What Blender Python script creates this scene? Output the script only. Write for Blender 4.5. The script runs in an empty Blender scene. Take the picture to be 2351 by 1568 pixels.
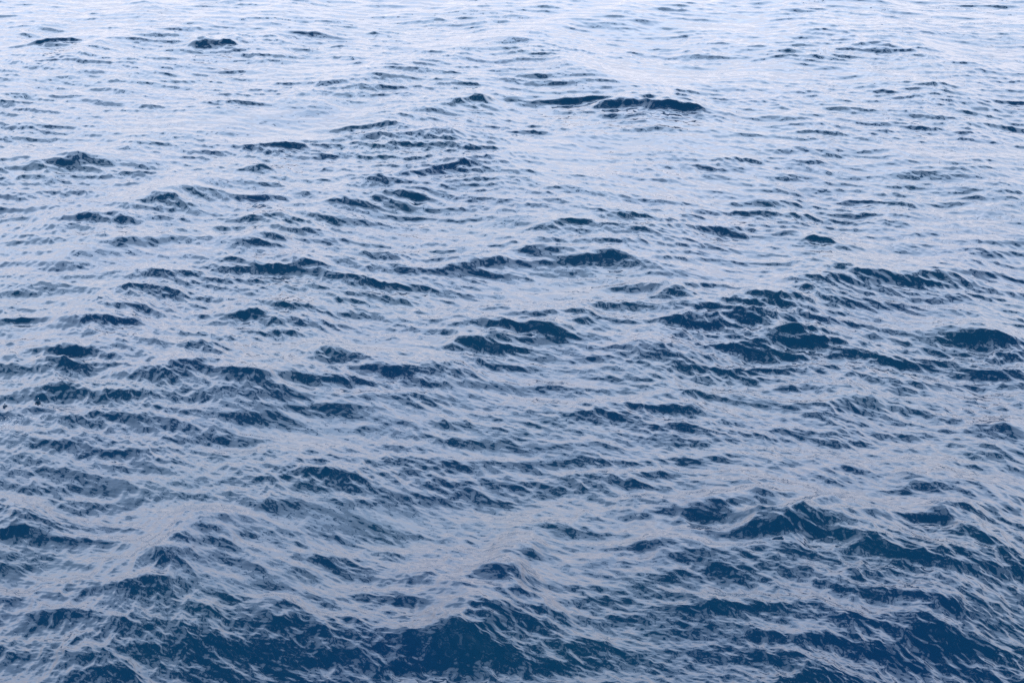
import bpy, math
import numpy as np

# ------------------------------------------------------------------ camera
CAM_H = 11.0
PITCH = math.radians(17.2)          # degrees below the horizon
FOCAL = 70.0
sc = bpy.context.scene
cam_data = bpy.data.cameras.new('camera')
cam_data.lens = FOCAL
cam_data.sensor_width = 36.0
cam_data.clip_start = 0.1
cam_data.clip_end = 20000
cam = bpy.data.objects.new('camera', cam_data)
sc.collection.objects.link(cam)
cam.location = (0, 0, CAM_H)
cam.rotation_euler = (math.radians(90) - PITCH, 0, 0)
sc.camera = cam

# ------------------------------------------------------------------ sky
CLOUD = 5.4
SUN_EL, SUN_AZ = math.radians(48), math.radians(205)     # behind the camera, veiled by cloud
world = bpy.data.worlds.new('World')
sc.world = world
world.use_nodes = True
nt = world.node_tree
nt.nodes.clear()
def N(t, **kw):
    n = nt.nodes.new(t)
    for k, v in kw.items():
        setattr(n, k, v)
    return n
def L(a, b): nt.links.new(a, b)
def math_node(op, a, b=None, c=None, clamp=False):
    n = N('ShaderNodeMath', operation=op, use_clamp=clamp)
    for i, v in enumerate((a, b, c)):
        if v is None: continue
        if isinstance(v, (int, float)): n.inputs[i].default_value = v
        else: L(v, n.inputs[i])
    return n.outputs[0]
out = N('ShaderNodeOutputWorld')
sky = N('ShaderNodeTexSky', sky_type='NISHITA')
sky.sun_disc = False
sky.sun_elevation = SUN_EL
sky.sun_rotation = SUN_AZ
sky.air_density = 1.0
sky.dust_density = 0.6
bg_sky = N('ShaderNodeBackground')
bg_sky.inputs[1].default_value = 0.13
L(sky.outputs[0], bg_sky.inputs[0])
# broken cloud layer: noise on the plane of the clouds, so it closes up towards the horizon
tc = N('ShaderNodeTexCoord')
sep = N('ShaderNodeSeparateXYZ'); L(tc.outputs['Generated'], sep.inputs[0])
zc = math_node('ADD', math_node('MAXIMUM', sep.outputs[2], 0.0), 0.12)
px = math_node('DIVIDE', sep.outputs[0], zc)
py = math_node('DIVIDE', sep.outputs[1], zc)
comb = N('ShaderNodeCombineXYZ'); L(px, comb.inputs[0]); L(py, comb.inputs[1])
nz = N('ShaderNodeTexNoise'); nz.inputs['Scale'].default_value = 2.8; nz.inputs['Detail'].default_value = 7
nz.inputs['Roughness'].default_value = 0.56
L(comb.outputs[0], nz.inputs['Vector'])
# cover falls with height above the horizon
cover = math_node('ADD', nz.outputs[0], math_node('MULTIPLY', math_node('SUBTRACT', 0.76, sep.outputs[2]), 0.42))
mask = N('ShaderNodeMapRange', interpolation_type='SMOOTHSTEP')
L(cover, mask.inputs[0])
mask.inputs[1].default_value = 0.51; mask.inputs[2].default_value = 0.58
nz2 = N('ShaderNodeTexNoise'); nz2.inputs['Scale'].default_value = 1.1; nz2.inputs['Detail'].default_value = 5
L(comb.outputs[0], nz2.inputs['Vector'])
shade = N('ShaderNodeMapRange'); L(nz2.outputs[0], shade.inputs[0])
shade.inputs[1].default_value = 0.3; shade.inputs[2].default_value = 0.7
shade.inputs[3].default_value = 0.75; shade.inputs[4].default_value = 1.15
elev = N('ShaderNodeFloatCurve'); L(math_node('MAXIMUM', sep.outputs[2], 0.0), elev.inputs[1])
cv = elev.mapping.curves[0]
cv.points[0].location = (0, .31); cv.points[1].location = (1, .36)
for p in ((.2, .475), (.36, .69), (.52, .51), (.70, .45)): cv.points.new(*p)
elev.mapping.update()
bg_cloud = N('ShaderNodeBackground')
tint = N('ShaderNodeMix', data_type='RGBA'); L(math_node('MULTIPLY', math_node('SUBTRACT', sep.outputs[2], 0.08), 2.8, clamp=True), tint.inputs[0])
tint.inputs[6].default_value = (0.86, 0.875, 1.0, 1); tint.inputs[7].default_value = (0.53, 0.71, 1.0, 1)
L(tint.outputs[2], bg_cloud.inputs[0])
L(math_node('MULTIPLY', shade.outputs[0], math_node('MULTIPLY', elev.outputs[0], CLOUD)), bg_cloud.inputs[1])
mx = N('ShaderNodeMixShader')
L(mask.outputs[0], mx.inputs[0]); L(bg_sky.outputs[0], mx.inputs[1]); L(bg_cloud.outputs[0], mx.inputs[2])
L(mx.outputs[0], out.inputs[0])

sun_data = bpy.data.lights.new('sun', 'SUN')
sun_data.energy = 1.0
sun_data.angle = math.radians(25)
sun_data.color = (1.0, 0.96, 0.9)
sun = bpy.data.objects.new('sun', sun_data)
sc.collection.objects.link(sun)
# Nishita: rotation 0 = +Y, growing clockwise
sun.rotation_euler = (math.radians(90) - SUN_EL, 0, math.pi - SUN_AZ)

vs = sc.view_settings
vs.view_transform = 'Standard'; vs.look = 'None'; vs.exposure = 0.0; vs.gamma = 1.0; vs.use_curve_mapping = False
sc.cycles.use_denoising = False
sc.cycles.max_bounces = 16
sc.cycles.glossy_bounces = 16
sc.cycles.diffuse_bounces = 3

# ------------------------------------------------------------------ pixel (of the 2351 x 1568 view) -> point of the sea
W0, H0 = 2351.0, 1568.0
FPX = FOCAL / 36.0 * W0
cp, sp = math.cos(PITCH), math.sin(PITCH)
def ground(px, py):
    u = (px - W0/2) / FPX; v = (py - H0/2) / FPX
    dx, dy, dz = u, cp - v*sp, -sp - v*cp
    t = CAM_H / -dz
    return dx*t, dy*t

# ------------------------------------------------------------------ the net of points: fine near, coarse far, on to the horizon
NR, NC = 1600, 925
v_in = np.linspace(1.09*H0, -0.08*H0, NR - 44)
D_in = np.array([ground(W0/2, v)[1] for v in v_in])
far = D_in[-1] * np.power(15000/D_in[-1], (np.arange(1, 35)/34.0)**1.6)
near = D_in[0] - (D_in[0] + 40) * (np.arange(10, 0, -1)/10.0)**2.5
D = np.concatenate([near, D_in, far])
ui = np.linspace(-1.0, 1.0, NC - 40)
uo = 1 + (60*((np.arange(1, 21)/20.0)**3)) 
U = np.concatenate([-uo[::-1], ui, uo])
depth = np.maximum(D, D_in[0]) * cp + CAM_H * sp
halfw = depth * (W0/2/FPX) * 1.10
X = (U[None, :] * halfw[:, None]).astype(np.float64)
Y = np.repeat(D[:, None], NC, 1)
NR, NC = X.shape
dX = np.gradient(X, axis=1); dY = np.gradient(Y, axis=0)
step = np.maximum(np.abs(dX), np.abs(dY)*0.7)

# ------------------------------------------------------------------ wave spectra
def cascade(n, size, lam_lo, lam_hi, slope_rms, wind_deg, spread, seed, power=4.0):
    """A tile of sea with wavelengths lam_lo..lam_hi: height and the sideways pull that sharpens crests."""
    rng = np.random.default_rng(seed)
    k1 = np.fft.fftfreq(n, size/n) * 2*np.pi
    kx, ky = np.meshgrid(k1, k1)
    k = np.hypot(kx, ky); k[0, 0] = 1e9
    th = np.arctan2(ky, kx) - math.radians(wind_deg)
    direc = (np.cos(th)**2)**(spread) + 0.035
    k_lo, k_hi = 2*np.pi/lam_hi, 2*np.pi/lam_lo
    band = 1/(1+(k_lo/k)**8) / (1+(k/k_hi)**8)
    amp = np.sqrt(direc * k**(-power) * band)
    spec = amp * (rng.standard_normal((n, n)) + 1j*rng.standard_normal((n, n)))
    spec[0, 0] = 0
    h = np.fft.ifft2(spec).real
    sx = np.fft.ifft2(1j*kx*spec).real; sy = np.fft.ifft2(1j*ky*spec).real
    f = slope_rms / math.sqrt((sx**2 + sy**2).mean())
    dx = np.fft.ifft2(1j*kx/k*spec).real; dy = np.fft.ifft2(1j*ky/k*spec).real
    return [(a*f).astype(np.float32) for a in (h, dx, dy)], size

def sample(tile, x, y, rot=0.0):
    arrs, size = tile
    c, s = math.cos(rot), math.sin(rot)
    n = arrs[0].shape[0]
    gx = (x*c + y*s) * (n/size); gy = (-x*s + y*c) * (n/size)
    ix = np.floor(gx); iy = np.floor(gy)
    fx = (gx-ix).astype(np.float32); fy = (gy-iy).astype(np.float32)
    ix = ix.astype(np.int64) % n; iy = iy.astype(np.int64) % n
    ix1 = (ix+1) % n; iy1 = (iy+1) % n
    res = []
    for a in arrs:
        res.append((a[iy, ix]*(1-fx) + a[iy, ix1]*fx)*(1-fy) + (a[iy1, ix]*(1-fx) + a[iy1, ix1]*fx)*fy)
    h, dx, dy = res
    return h, dx*c - dy*s, dx*s + dy*c

Hh = np.zeros_like(X); DX = np.zeros_like(X); DY = np.zeros_like(X)
#          n    size   lo    hi    slope  wind spread seed chop
layers = [(512, 67.0, 1.60, 14.0, 0.075, 97, 3.0, 11, 1.4, 4.2),
          (512, 23.0, 0.45, 1.60, 0.103, 81, 2.6, 23, 1.3, 4.0),
          (1024, 11.3, 0.13, 0.45, 0.135, 102, 2.2, 37, 0.9, 3.7),
          (2048, 9.1, 0.045, 0.13, 0.112, 88, 2.4, 41, 0.4, 3.7)]
gust_t = cascade(256, 41.0, 1.5, 9.0, 0.1, 90, 0.8, 77)
g = sample(gust_t, X, Y, 0.4)[0]; g = g/np.std(g)
zones = [(700,1000,330,60,-.5),(1200,1040,280,45,-.6),(900,1190,240,35,-.5),(330,1120,240,50,-.4),(640,1365,170,35,-.5),(850,790,150,22,-.5),
 (480,270,300,35,-.5),(420,430,220,22,-.4),(1500,330,300,28,-.4),(1650,440,250,25,-.4),(250,600,250,28,-.3),(1300,660,250,25,-.4),(1900,1180,260,30,-.4),
 (2150,380,250,40,-.4),(1450,170,400,30,-.4),(1150,880,220,30,-.2),(1800,780,350,70,.35),(300,880,280,50,.35),(750,850,250,50,.35),(1150,1420,450,70,.25),
 (2000,1420,350,100,.3),(600,1480,500,50,.25),(1000,360,160,40,.4),(1550,690,200,30,.3),(1600,1100,150,30,.3)]
zf = np.zeros_like(X)
for (cx, cy, rx, ry, gn) in zones:
    x0, y0 = ground(cx, cy); x1, _ = ground(cx+rx, cy); _, y1 = ground(cx, cy-ry)
    zf += gn*np.exp(-((X-x0)/(x1-x0))**2 - ((Y-y0)/(y1-y0))**2)
gust = np.clip(1.0 + 0.15*g + zf, 0.35, 1.4)
for (n, size, lo, hi, sl, wd, spd, seed, chop, pw) in layers:
    t = cascade(n, size, lo, hi, sl, wd, spd, seed, pw)
    h, dx, dy = sample(t, X, Y, 0.13*seed)
    lam = math.sqrt(lo*hi)
    fade = np.clip((lam/step - 1.3)/1.8, 0, 1)
    if hi < 2.0: fade = fade*gust
    Hh += h*fade; DX += dx*fade*chop; DY += dy*fade*chop

# ------------------------------------------------------------------ the larger crests where the photograph has them
# x, y of the crest, half length, height of the dark face (all in view pixels), strength, lean (dy/dx)
ridges = [(1090,238,70,12,1.1,-.12),(1180,228,110,12,1.15,.0),(1330,228,130,11,1.15,.02),(1400,244,60,12,1.0,.02),(1475,246,70,17,1.1,.12),(1570,258,80,12,1.1,.16),(1680,264,130,9,1.1,.1),(1130,236,30,16,1.0,0),(1600,735,70,24,1.0,-.1),
 (120,100,110,12,1.0,-.04),(500,102,50,20,1.1,0),(700,78,80,8,.9,.02),(845,72,40,7,.8,0),(1790,123,50,7,.9,0),(2015,113,50,12,1.3,.1),
 (820,294,70,10,1,0),(880,265,60,8,.8,-.03),
 (620,335,110,16,1.0,0),(1030,322,80,18,1.1,.1),(1100,375,80,14,1.0,-.1),(960,395,110,14,1.0,-.15),(180,375,110,18,.9,-.05),(430,370,90,12,1,.05),
 (590,388,40,16,1.2,-.1),(30,368,50,10,1,0),(640,452,60,14,1.1,0),(800,462,60,14,1,0),(915,452,42,22,1.3,.05),(380,462,60,16,.8,0),
 (200,510,100,20,.8,-.1),(640,507,80,16,1,0),(620,556,50,20,1,0),(430,545,60,12,.9,0),(330,562,80,16,.7,-.1),
 (1130,595,140,26,1.3,-.17),(1390,597,90,18,1.0,.05),(1290,525,100,12,.9,-.12),(1500,540,60,10,.8,0),(1740,525,90,20,.9,.05),(1850,555,70,16,1,-.05),
 (730,612,80,24,1.0,.15),(1980,650,90,24,1.2,.0),(2170,650,90,22,1.1,.1),(1530,685,110,22,1.1,-.12),(1760,705,80,22,1.1,.05),(700,710,180,14,1.1,.06),
 (232,697,25,10,1.2,0),(600,735,90,26,1.1,.0),(210,752,90,34,1.1,.05),(60,742,90,10,1,0),(1200,762,140,44,1.4,-.12),(1330,735,50,20,1.0,0),
 (1650,735,110,30,1.0,.0),(1850,775,110,34,1.2,.05),(2230,790,120,26,.8,.15),(90,838,120,34,1.2,.1),(520,822,90,20,1.0,.12),(440,862,90,26,.9,-.1),
 (780,832,100,22,1.1,-.1),(905,855,90,24,.9,0),(600,890,110,30,1.0,.1),(720,930,150,50,.7,0),(180,900,160,60,.7,.0),(1330,952,70,16,1,-.05),
 (1480,932,90,16,1,.05),(1530,825,90,30,.9,0),(2000,935,130,34,1.0,.05),(2290,1000,80,26,1.1,.2),(670,1080,100,28,1.0,.05),(800,1100,50,16,1.1,0),
 (1080,1098,120,22,1.2,-.05),(1600,1090,120,34,1.1,.05),(1910,1098,60,20,1.0,0),(2130,1125,80,26,1.0,0),(1400,1200,190,30,1.4,-.07),(1650,1175,80,20,1.2,.0),
 (1640,1225,220,60,.8,.0),(40,1240,60,22,1.2,0),(130,1256,80,22,1.1,0),(480,1275,80,50,1.2,.1),(320,1315,130,30,1.0,-.12),(1030,1312,60,24,1.0,0),
 (1730,1285,260,80,1.2,.05),(2010,1250,90,50,1.2,.5),(2250,1275,160,80,1.5,.05),(1145,1350,50,60,1.3,.1),(1180,1410,170,80,1.2,.0),(600,1405,110,70,1.4,.05),
 (500,1470,220,60,1.1,-.15),(120,1438,120,36,1.2,.0),(340,1378,100,26,1.0,-.05),(1940,1400,200,70,.8,.0),(2200,1400,150,70,.7,.1),(820,1490,220,60,1.1,-.05),
 (1050,1475,130,60,1.1,-.2),(1960,1515,120,45,1.2,.1),(1600,1440,200,60,.8,.05),(260,1550,130,50,1.0,-.1),(2160,1500,80,30,.9,0),(1500,1330,140,50,.8,.0)]
rm_t = cascade(256, 13.0, 0.5, 2.5, 0.1, 20, 0.3, 9)
RMS = rm_t[0][0].std()
wx = sample(cascade(256, 19.0, 0.25, 4.0, 0.6, 60, 0.3, 5, 3.6), X, Y)[1:]
inner = (np.abs(X) < 60) & (Y < 140) & (Y > 2)
XX = X[inner]; YY = Y[inner]; WX = X[inner] + wx[0][inner]*0.9; WY = Y[inner] + wx[1][inner]*0.5
Hr = np.zeros(XX.shape)
RM = np.clip(1 + 0.4*sample(rm_t, XX, YY, .7)[0]/RMS, 0.2, 1.5)
for (cx, cy, hl, th, st, lean) in ridges:
    x0, y0 = ground(cx, cy)
    x1, y1 = ground(cx+hl, cy+hl*lean)
    _, yb = ground(cx, cy+th)
    Lr = math.hypot(x1-x0, y1-y0)
    ax, ay = (x1-x0)/Lr, (y1-y0)/Lr
    nx, ny = -ay, ax                      # points away from the camera
    hl *= 1.15; st = min(st, 1.2)
    th = min(th, 0.32*hl)
    if th >= 40: st *= 0.85
    if cy > 1000: hl *= 1.2; st *= 0.75
    tan_d = CAM_H/y0; slope = 0.36*(0.95 - 1.15*math.atan(tan_d)) * st
    Wf = (y0-yb)*tan_d/(tan_d+slope)*0.8 + 0.02
    sel = (np.abs(XX-x0) < 4*Lr+1) & (np.abs(YY-y0) < 14*Wf+Lr*2)
    qx = WX[sel]-x0; qy = WY[sel]-y0
    s = (qx*ax + qy*ay)/Lr
    t = qx*nx + qy*ny + 0.25*Wf*s*s*2     # ends curl back towards the viewer
    w = np.where(t < 0, Wf, 2.6*Wf)
    t = t + 0.0
    A = slope*Wf*1.15*RM[sel]
    prof = A*np.exp(-(np.sqrt((t/w)**2 + .01) - .1)**1.25) * np.exp(-(np.abs(s)**3.0))
    if th >= 16:                              # the broad swell that carries the crest
        wb = np.where(t < 0, 2.6*Wf, 4.0*Wf)
        prof = prof*0.9 + (0.10 if th < 30 else 0.05)*2.6*Wf*np.exp(-(t/wb)**2 - (s/1.6)**2)
    Hr[sel] += prof
# soft ceiling so overlapping crests do not pile up
Hh[inner] += Hr

# ------------------------------------------------------------------ rings where drops fall, at the left
rings = [(14,952,16,1.2),(88,950,13,1.4),(125,944,6,.8),(158,964,14,.8),(190,968,13,.8),(20,985,16,.8),(60,975,14,.6),(10,1005,20,1),(45,1020,22,.9),
         (75,1005,16,.6),(30,1045,18,.9),(100,1030,14,.5),(954,1004,9,.7),(715,996,6,.7),(1178,1010,7,.5),(5,965,10,.9),(110,960,12,.7),(60,1045,16,.8)]
for (cx, cy, r, a) in rings:
    x0, y0 = ground(cx, cy)
    R = ground(cx+r, cy)[0] - x0
    sel = (np.abs(X-x0) < R*2.2) & (np.abs(Y-y0) < R*2.2)
    d = np.hypot(X[sel]-x0, Y[sel]-y0)
    Hh[sel] += a*0.0055*np.sin(d/R*2*np.pi*2.5)*np.exp(-((d-R*0.75)/(R*0.5))**2)

Yp = Y + DY; Xp = X + DX
verts = np.empty((NR*NC, 3), dtype=np.float32)
verts[:, 0] = (X + DX).ravel(); verts[:, 1] = (Y + DY).ravel(); verts[:, 2] = Hh.ravel()
idx = np.arange(NR*NC, dtype=np.int32).reshape(NR, NC)
quads = np.stack([idx[:-1, :-1], idx[:-1, 1:], idx[1:, 1:], idx[1:, :-1]], -1).reshape(-1, 4)
me = bpy.data.meshes.new('water')
me.vertices.add(len(verts)); me.vertices.foreach_set('co', verts.ravel())
me.loops.add(quads.size); me.loops.foreach_set('vertex_index', quads.ravel())
me.polygons.add(len(quads)); me.polygons.foreach_set('loop_start', np.arange(0, quads.size, 4, dtype=np.int32))
me.polygons.foreach_set('use_smooth', np.ones(len(quads), dtype=bool))
me.update(calc_edges=True)
water = bpy.data.objects.new('water', me)
sc.collection.objects.link(water)
water['kind'] = 'structure'
water['label'] = 'choppy dark blue open sea reflecting a pale cloudy sky'

# ------------------------------------------------------------------ water material
mat = bpy.data.materials.new('sea_water'); mat.use_nodes = True
nt = mat.node_tree; nt.nodes.clear()
mo = N('ShaderNodeOutputMaterial')
pb = N('ShaderNodeBsdfPrincipled')
tur = N('ShaderNodeTexNoise'); tur.inputs['Scale'].default_value = 0.35; tur.inputs['Detail'].default_value = 3
tg = N('ShaderNodeNewGeometry'); L(tg.outputs['Position'], tur.inputs['Vector'])
wc = N('ShaderNodeMix', data_type='RGBA'); L(tur.outputs[0], wc.inputs[0])
wc.inputs[6].default_value = (0.0005, 0.020, 0.064, 1); wc.inputs[7].default_value = (0.0008, 0.033, 0.057, 1)
L(wc.outputs[2], pb.inputs['Base Color'])
pb.inputs['Roughness'].default_value = 0.03
pb.inputs['IOR'].default_value = 1.34
L(pb.outputs[0], mo.inputs[0])
me.materials.append(mat)

# ------------------------------------------------------------------ drops falling into the sea, foam specks
V = verts.reshape(NR, NC, 3)
def surface(px, py):
    x, y = ground(px, py)
    d = (V[..., 0]-x)**2 + (V[..., 1]-y)**2
    i = np.unravel_index(np.argmin(d), d.shape)
    return x, y, float(V[i][2])
def new_obj(name, vs_, fs, m, parent=None, smooth=True):
    mesh = bpy.data.meshes.new(name); mesh.from_pydata(vs_, [], fs); mesh.update()
    if smooth: mesh.polygons.foreach_set('use_smooth', [True]*len(mesh.polygons))
    mesh.materials.append(m)
    o = bpy.data.objects.new(name, mesh); sc.collection.objects.link(o)
    if parent: o.parent = parent
    return o
def lathe(profile, n=14, wob=None):
    vs_, fs = [], []
    for j, (rr, z) in enumerate(profile):
        for i in range(n):
            a = 2*math.pi*i/n
            zz = z + (wob(i, j) if wob else 0)
            vs_.append((rr*math.cos(a), rr*math.sin(a), zz))
    for j in range(len(profile)-1):
        for i in range(n):
            k = (i+1) % n
            fs.append((j*n+i, j*n+k, (j+1)*n+k, (j+1)*n+i))
    fs.append(tuple(range(n))[::-1]); fs.append(tuple((len(profile)-1)*n+i for i in range(n)))
    return vs_, fs
def blob(c, rad, st=1.0):
    pr = [(rad*math.sin(t), -rad*st*math.cos(t)) for t in (0.25, 0.8, 1.57, 2.34, 2.9)]
    vs_, fs = lathe(pr, 8)
    return [(c[0]+v[0], c[1]+v[1], c[2]+v[2]) for v in vs_], fs
foam = bpy.data.materials.new('foam'); foam.use_nodes = True
fb = foam.node_tree.nodes['Principled BSDF']
fn = foam.node_tree.nodes.new('ShaderNodeTexNoise'); fn.inputs['Scale'].default_value = 60
fr = foam.node_tree.nodes.new('ShaderNodeMapRange'); fr.inputs[3].default_value = 0.7; fr.inputs[4].default_value = 0.9
foam.node_tree.links.new(fn.outputs[0], fr.inputs[0]); foam.node_tree.links.new(fr.outputs[0], fb.inputs['Base Color'])
fb.inputs['Roughness'].default_value = 0.4
def splash(px, py, s, label, lean):
    x, y, z = surface(px, py)
    e = bpy.data.objects.new('water_splash', None); sc.collection.objects.link(e)
    e.location = (x, y, z); e.rotation_euler = (lean, lean*.6, 0)
    e['label'] = label; e['category'] = 'splash'; e['group'] = 'splashes of falling drops at the left'
    crown = [(.075*s, -.02), (.06*s, .004), (.068*s, .020*s), (.064*s, .021*s), (.052*s, .006), (.03*s, -.01)]
    new_obj('crown', *lathe(crown, 18, lambda i, j: .010*s*math.sin(i*2.1)*(j in (2, 3))), mat, e)
    jet = [(.030*s, -.02), (.018*s, .015*s), (.010*s, .045*s), (.014*s, .065*s), (.011*s, .078*s), (.002, .084*s)]
    new_obj('jet', *lathe(jet, 12), mat, e)
    new_obj('droplet', *blob((.01*s, 0, .115*s), .008*s, 1.2), foam, e)
splash(89, 951, 0.75, 'dark splash jet in ripple rings, right of the other splash', 0.1)
splash(13, 951, 0.65, 'small splash with a pale droplet above, the one nearest the left edge', -0.1)
rng = np.random.default_rng(3)
vv, ff = [], []
def speck(px, py, rad):
    x, y, z = surface(px, py)
    a, b = blob((x, y, z+rad*.2), rad, .5)
    k = len(vv); vv.extend(a); ff.extend([tuple(i+k for i in q) for q in b])
for cx, cy, sx, sy, n in [(28,982,14,2,26),(85,982,18,1,22),(5,992,8,2,14),(40,994,20,3,18),(15,1000,16,2,10)]:
    for i in range(n): speck(max(cx+rng.normal()*sx, -10), cy+rng.normal()*sy, rng.uniform(.003, .008))
fo = new_obj('foam_specks', vv, ff, foam); fo['kind'] = 'stuff'
fo['label'] = 'tiny white foam specks on ruffled water at the left edge'
vv, ff = [], []
for i in range(7): speck(645+rng.normal()*8, 451+rng.normal()*1.2, .014)
fo = new_obj('crest_bubbles', vv, ff, foam); fo['kind'] = 'stuff'
fo['label'] = 'few white bubbles on top of a dark wave crest'
